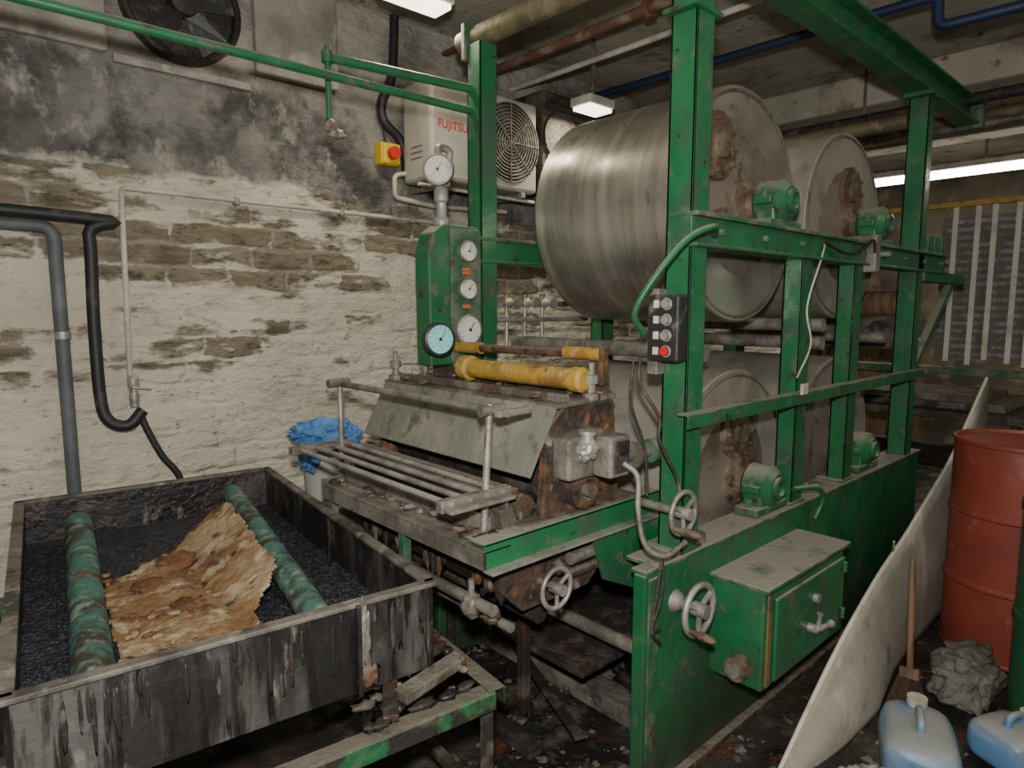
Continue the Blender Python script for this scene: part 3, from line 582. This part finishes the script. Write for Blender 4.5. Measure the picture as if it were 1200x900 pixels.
to=bpy.data.objects.new('maker_label_tmp',cu); S.collection.objects.link(to); bpy.context.view_layer.update()
me=bpy.data.meshes.new_from_object(to.evaluated_get(bpy.context.evaluated_depsgraph_get())); bpy.data.objects.remove(to)
me.transform(Matrix.Translation((2.14,ay0-.002,2.55))@Matrix.Rotation(math.pi/2,4,'X')); me.materials.clear(); me.materials.append(redp)
o=bpy.data.objects.new('maker_label',me); S.collection.objects.link(o); CUR[1].append(o)
for x in (2.2,2.76): bar('bracket_%d'%(x*10),(x,2.92,2.26),(x,3.3,2.26),.03,.03,galv)
tube('coolant_pipe',[(2.12,3.18,2.34),(2.03,3.18,2.32),(2.03,3.18,2.20),(2.3,3.18,2.18),(2.85,3.18,2.20)],.014,white,False)
tube('coolant_pipe_2',[(2.05,2.98,2.25),(2.9,2.98,2.24)],.010,white,False)
G('dark_fan_unit')
box('casing',2.95,3.65,2.95,3.25,2.35,2.92,darkm,.02)
for k in range(12): box('slat_%d'%k,2.98,3.62,2.935,2.95,2.40+.041*k,2.412+.041*k,darkm,.002)
cyl('motor',(3.1,2.93,2.65),(3.1,2.95,2.65),.15,darkm)
G('wall_extractor_fan')
lathe('ring',(1.0,3.299,2.93),(0,-1,0),[(.25,0),(.25,.06),(.235,.07),(.225,.06),(.225,.01)],darkm,40); cyl('hub',(1.0,3.27,2.93),(1.0,3.2,2.93),.06,darkm)
for k in range(5):
    a=k*2*math.pi/5+.3; e=Vector((math.cos(a),0,math.sin(a))); s=Vector((-e.z,0,e.x))
    p=Vector((1.0,3.25,2.93)); V=[p+e*.05-s*.03,p+e*.05+s*.03+Vector((0,-.02,0)),p+e*.215+s*.075+Vector((0,-.03,0)),p+e*.215-s*.06]
    o=obj('blade_%d'%k,V,[(0,1,2,3)],galv if k==1 else blackp); so=o.modifiers.new('s','SOLIDIFY'); so.thickness=.004
G('wall_duct_panel')
box('panel_left',.05,.70,3.26,3.299,2.66,3.15,panelm,.01); box('panel_right',1.32,1.75,3.25,3.299,2.72,3.18,panelm,.01); box('conduit',.72,1.30,3.275,3.299,2.63,2.665,panelm,.004)
# ---------------------------------------------------------------- ceiling items
G('rusty_ceiling_pipe')
cyl('pipe',(2.73,-2,3.02),(2.73,3.29,3.02),.026,redpipe)
for y in (.5,2.0): cyl('flange_%d'%(y*10),(2.73,y,3.02),(2.73,y+.03,3.02),.045,redpipe)
bar('strip',(2.45,-1,3.08),(2.45,3.28,3.08),.04,.02,redpipe); bar('hanger',(2.73,1.2,3.03),(2.73,1.2,3.2),.02,.006,redpipe)
G('white_ceiling_pipe'); cyl('pipe',(3.0,-2,3.0),(3.0,3.29,3.0),.016,white); bar('hanger',(3.0,1.2,3.0),(3.0,1.2,3.2),.02,.006,grey)
G('blue_ceiling_pipe'); tube('pipe',[(3.55,3.28,3.02),(3.6,1.04,3.02),(3.6,1.04,2.88),(3.75,-1.5,2.88)],.024,bluepipe,False,14); bar('hanger',(3.57,2.2,3.02),(3.57,2.2,3.2),.02,.006,grey)
G('dark_ceiling_pipe'); cyl('pipe',(4.85,-2,2.85),(4.85,3.28,2.85),.035,darkm); cyl('pipe_2',(5.6,-2,2.86),(5.6,3.28,2.86),.025,grey); bar('hanger',(4.85,1.8,2.85),(4.85,1.8,3.2),.02,.006,grey); bar('tie',(4.85,1.8,2.87),(5.6,1.8,2.87),.02,.01,grey)
G('ochre_ceiling_pipe'); cyl('pipe',(5.75,-2,2.95),(5.75,3.28,2.95),.045,rollm); bar('hanger',(5.75,1.5,2.95),(5.75,1.5,3.2),.02,.006,grey)
def fixture(name,x0,x1,y0,y1,z,em,diffuse=False,tr=.02):
    G(name); box('housing',x0,x1,y0,y1,z,z+.05,white,.005)
    L=(x1-x0)>(y1-y0); xm=(x0+x1)/2; ym=(y0+y1)/2
    if diffuse: box('diffuser',x0+.01,x1-.01,y0+.01,y1-.01,z-.025,z-.001,em,.01)
    elif L: cyl('tube',(x0+.03,ym,z-tr),(x1-.03,ym,z-tr),tr,em,16)
    else: cyl('tube',(xm,y0+.03,z-tr),(xm,y1-.03,z-tr),tr,em,16)
    bar('hanger',(xm,ym,z+.04),(xm,ym,3.2),.02,.02,grey)
fixture('fluorescent_lamp',1.58,1.92,2.48,2.63,2.95,diff_em,True)
fixture('fluorescent_lamp.001',3.05,3.28,2.66,2.82,2.80,diff_em,True)
fixture('fluorescent_lamp.002',7.15,7.29,.6,2.65,2.86,tube_em,False,.035)
# ---------------------------------------------------------------- far right background
G('hanging_strip_rack')
box('top_beam',5.98,6.04,.4,2.3,2.36,2.40,yell,.004); box('back_shutter',6.1,6.14,.5,1.62,1.2,2.3,darkgap,0)
for k in range(8):
    y=.60+.125*k+.02*(k%2); o=box('strip_%d'%k,6.0,6.006,y,y+.035,1.16+.02*(k%3),2.36,strip,0)
for k in range(18): box('shutter_slat_%d'%k,6.09,6.1,.5,1.62,1.22+.06*k,1.25+.06*k,grey,0)
box('low_rail',5.9,5.96,.3,2.6,1.08,1.14,greend); 
for y in (.35,1.75,2.55): box('post_%d'%(y*100),5.98,6.05,y,y+.07,0,2.4,darkm)
G('work_table')
box('top',4.75,5.75,.75,2.2,.90,.95,darkm); box('shelf',4.8,5.7,.8,2.15,.55,.58,darkm)
for x in (4.8,5.65):
    for y in (.8,2.1): box('leg_%d_%d'%(x*100,y*10),x,x+.05,y,y+.05,0,.9,darkm)
box('planks',4.9,5.6,.9,2.0,.95,1.0,beamm); box('planks_2',4.85,5.5,1.0,1.9,1.0,1.04,topd)
G('stacked_crate')
box('crate_body',6.4,7.3,2.0,2.9,0,1.3,wood,.01); box('crate_slat',6.38,6.4,2.0,2.9,.3,.42,beamm); box('crate_slat_2',6.38,6.4,2.0,2.9,.8,.92,beamm)
G('wooden_rack')
for x in (6.5,7.4): 
    for y in (-.2,.9): box('upright_%d_%d'%(x*10,y*10),x,x+.06,y,y+.06,0,2.2,wood,.004)
for z in (.4,1.0,1.6,2.14): box('shelf_%d'%(z*100),6.48,7.48,-.2,.96,z,z+.04,wood,.004)
for k in range(5): box('carton_%d'%k,6.6,7.2,-.1+.2*k,.06+.2*k,1.04,1.25+.06*(k%3),beamm,.01)
# ---------------------------------------------------------------- right foreground
TE=[(2.10,.93,.0),(2.32,.925,.16),(2.58,.925,.31),(2.95,.93,.46),(3.3,.935,.56),(3.65,.945,.67),(4.0,.95,.80),(4.35,.96,.98),(4.7,.965,1.18)]
n=len(TE); M=10; V=[];F=[]
for i,(x,y,z) in enumerate(TE):
    xb=2.10+(4.6-2.10)*i/(n-1)
    yb=.905-.10*max(0,1-abs(xb-2.6)/.6)
    for k in range(M+1):
        t=k/M; V.append((x*(1-t)+xb*t, y*(1-t)+yb*t-.02*math.sin(math.pi*t)+.008*noise.noise(Vector((x*3,t*3,0))), z*(1-t)))
F=[(i*(M+1)+k,(i+1)*(M+1)+k,(i+1)*(M+1)+k+1,i*(M+1)+k+1) for i in range(n-1) for k in range(M)]
G('bent_plasterboard_sheet')
o=obj('sheet',V,F,board,60); s=o.modifiers.new('s','SOLIDIFY'); s.thickness=.010
tube('torn_edge',TE,.009,boarde,True,8)
bar('splinter',(3.05,.905,.56),(2.93,.87,.64),.008,.006,boarde)
def barrel(name,x,y,r,h,mat,lid):
    G(name)
    pr=[(r-.01,0),(r+.004,.005),(r+.004,.015),(r,.02)]
    for zr in (h*.34,h*.67): pr+=[(r,zr-.015),(r+.007,zr-.006),(r+.007,zr+.006),(r,zr+.015)]
    pr+=[(r,h-.02),(r+.006,h-.015),(r+.006,h),(r-.008,h),(r-.01,h-.015)]
    lathe('shell',(x,y,0),(0,0,1),pr,mat,56,30); cyl('lid',(x,y,h-.05),(x,y,h-.045),r-.012,lid,40)
barrel('red_steel_barrel',3.72,.595,.27,1.0,redb,darkm)
barrel('green_steel_barrel',3.13,.235,.25,1.30,greenb,greenb)
G('hand_broom')
lathe('handle',(2.84,.755,.15),(.09,.045,.5),[(.012,0),(.013,.2),(.012,.40),(.008,.45)],wood,14)
bris=mk('bristle',(.10,.055,.03),[((.05,.028,.02),30,.45,.6,(1,1,.1))],.9,0,.8,80)
bar('brush_ferrule',(2.843,.757,.17),(2.835,.752,.13),.07,.03,wood)
V=[];F=[]
for k in range(90):
    a=k/89-.5; b=random.random()-.5; p0=Vector((2.837+b*.02,.752-a*.07,.135)); p1=Vector((2.81+b*.04,.745-a*.15,.004)); q=len(V)
    for p in (p0,p1):
        for dx,dy in ((-.004,-.003),(.004,-.003),(0,.005)): V.append(p+Vector((dx,dy,0)))
    F+=[(q,q+1,q+4,q+3),(q+1,q+2,q+5,q+4),(q+2,q,q+3,q+5)]
obj('bristles',V,F,bris)
def jerrycan(name,x,y,sx,sy,sz,mat,rz):
    G(name); z=sz
    lump('body',(x,y,z),sx,sy,sz,mat,.06,4,1.2,flat=.0,box_=.55,rz=rz)
    c,s=math.cos(rz),math.sin(rz); W=lambda a,b,h:(x+a*c-b*s,y+a*s+b*c,h)
    tube('handle',[W(-.3*sx,0,2*sz-.02),W(-.22*sx,0,2*sz+.03),W(.25*sx,0,2*sz+.03),W(.33*sx,0,2*sz-.02)],.013,mat)
    lathe('neck',W(.68*sx,0,2*sz-.035),(0,0,1),[(.03,0),(.028,.04),(.033,.042),(.033,.065)],white,20)
jerrycan('plastic_jerrycan',2.47,.615,.18,.12,.085,bluep,.35)
jerrycan('plastic_jerrycan.001',2.76,.40,.12,.11,.07,bluep,-.4)
G('crumpled_plastic_bag'); lump('bag',(2.12,.66,.05),.15,.13,.07,palep,.25,5,2.2,flat=.0,crease=.16); lump('bag_fold',(2.20,.57,.06),.10,.08,.05,palep,.3,5,3,flat=.0,crease=.16)
G('dusty_sack'); lump('bag',(3.13,.63,.07),.17,.11,.10,sackm,.2,5,2,flat=.0,box_=.7,crease=.12); lump('bag_fold',(3.18,.63,.15),.10,.08,.05,sackm,.3,4,2.5,crease=.12); lump('bag_tied_neck',(3.02,.62,.16),.03,.03,.04,sackm,.3,3)
# ---------------------------------------------------------------- bucket + cloth near the wall
G('wooden_crate'); box('body',1.34,1.70,2.72,3.08,0,.68,beamm,.01); box('slat',1.32,1.34,2.72,3.08,.40,.50,wood); box('slat_2',1.32,1.34,2.72,3.08,.56,.66,wood)
G('white_plastic_tub')
lathe('tub',(1.42,2.93,.68),(0,0,1),[(.075,0),(.088,.24),(.096,.245),(.096,.255),(.085,.255),(.075,.1)],palep,32)
G('blue_rag')
lump('bundle',(1.43,2.93,1.00),.155,.13,.065,blcloth,.25,5,2.2,crease=.20)
lump('hanging_fold',(1.335,2.87,.93),.045,.06,.10,blcloth,.25,5,2.5,crease=.20)
lump('side_fold',(1.55,2.90,.965),.06,.07,.07,blcloth,.25,5,2.5,crease=.20)
# ---------------------------------------------------------------- floor debris (one mesh)
V=[];F=[]
for k in range(1500):
    q=random.random()
    if q<.6: x=1.0+2.4*random.random(); y=1.25+1.2*random.random()
    elif q<.85: x=1.0+1.6*random.random(); y=.55+.65*random.random()
    else: x=.2+1.4*random.random(); y=1.0+.5*random.random()
    if 1.6<x and 1.12<y<1.25: continue
    r=.003+.022*random.random()**4; a=random.random()*6; b=len(V); h=r*(.3+.6*random.random())
    for i in range(5):
        qq=a+i*1.257; rr=r*(.5+.9*random.random()); V.append((x+rr*math.cos(qq),y+rr*math.sin(qq),.001)); 
    V.append((x+r*.3,y,h))
    F+=[(b+i,b+(i+1)%5,b+5) for i in range(5)]
obj('floor_debris',V,F,debrism,top=True)
G('scrap_heap')
for k in range(16):
    x=1.25+1.0*random.random(); y=1.7+.65*random.random(); lump('lump_%d'%k,(x,y,.015),.03+.05*random.random(),.03+.04*random.random(),.015+.015*random.random(),random.choice([darkm,darkm,rust,tar]),.5,3,2.5,flat=.0)
flush()
# ---------------------------------------------------------------- lights
def light(name,typ,loc,en,col=(1,1,1),size=.1,rot=None,sy=None):
    l=bpy.data.lights.new(name,typ); l.energy=en; l.color=col
    if typ=='POINT': l.shadow_soft_size=size
    else:
        l.size=size
        if sy: l.shape='RECTANGLE'; l.size_y=sy
    o=bpy.data.objects.new(name,l); o.location=loc
    if rot: o.rotation_euler=rot
    S.collection.objects.link(o); return o
light('camera_flash','POINT',(-.03,-.02,1.80),275,(1,.965,.90),.04)
light('lamp_glow_1','AREA',(1.75,2.555,2.91),9,(1,.9,.7),.3,None,.12)
light('lamp_glow_2','AREA',(3.165,2.74,2.76),12,(1,.9,.7),.2,None,.15)
light('lamp_glow_3','AREA',(7.22,1.6,2.78),35,(1,.93,.8),.1,None,1.8)
light('right_area_light','AREA',(3.2,-.8,3.1),22,(1,.92,.75),.2,None,1.2)  # unseen area light under the ceiling, no lamp body modelled
w=bpy.data.worlds.new('World'); S.world=w; w.use_nodes=True; w.node_tree.nodes['Background'].inputs[0].default_value=(1,.94,.83,1); w.node_tree.nodes['Background'].inputs[1].default_value=.15
# ---------------------------------------------------------------- camera
c=bpy.data.cameras.new('Camera'); c.sensor_width=36; c.lens=23.1; c.clip_start=.02
co=bpy.data.objects.new('Camera',c); co.location=(0,0,1.6); co.rotation_euler=(math.radians(90-6.67),0,math.radians(-42.4)); S.collection.objects.link(co); S.camera=co
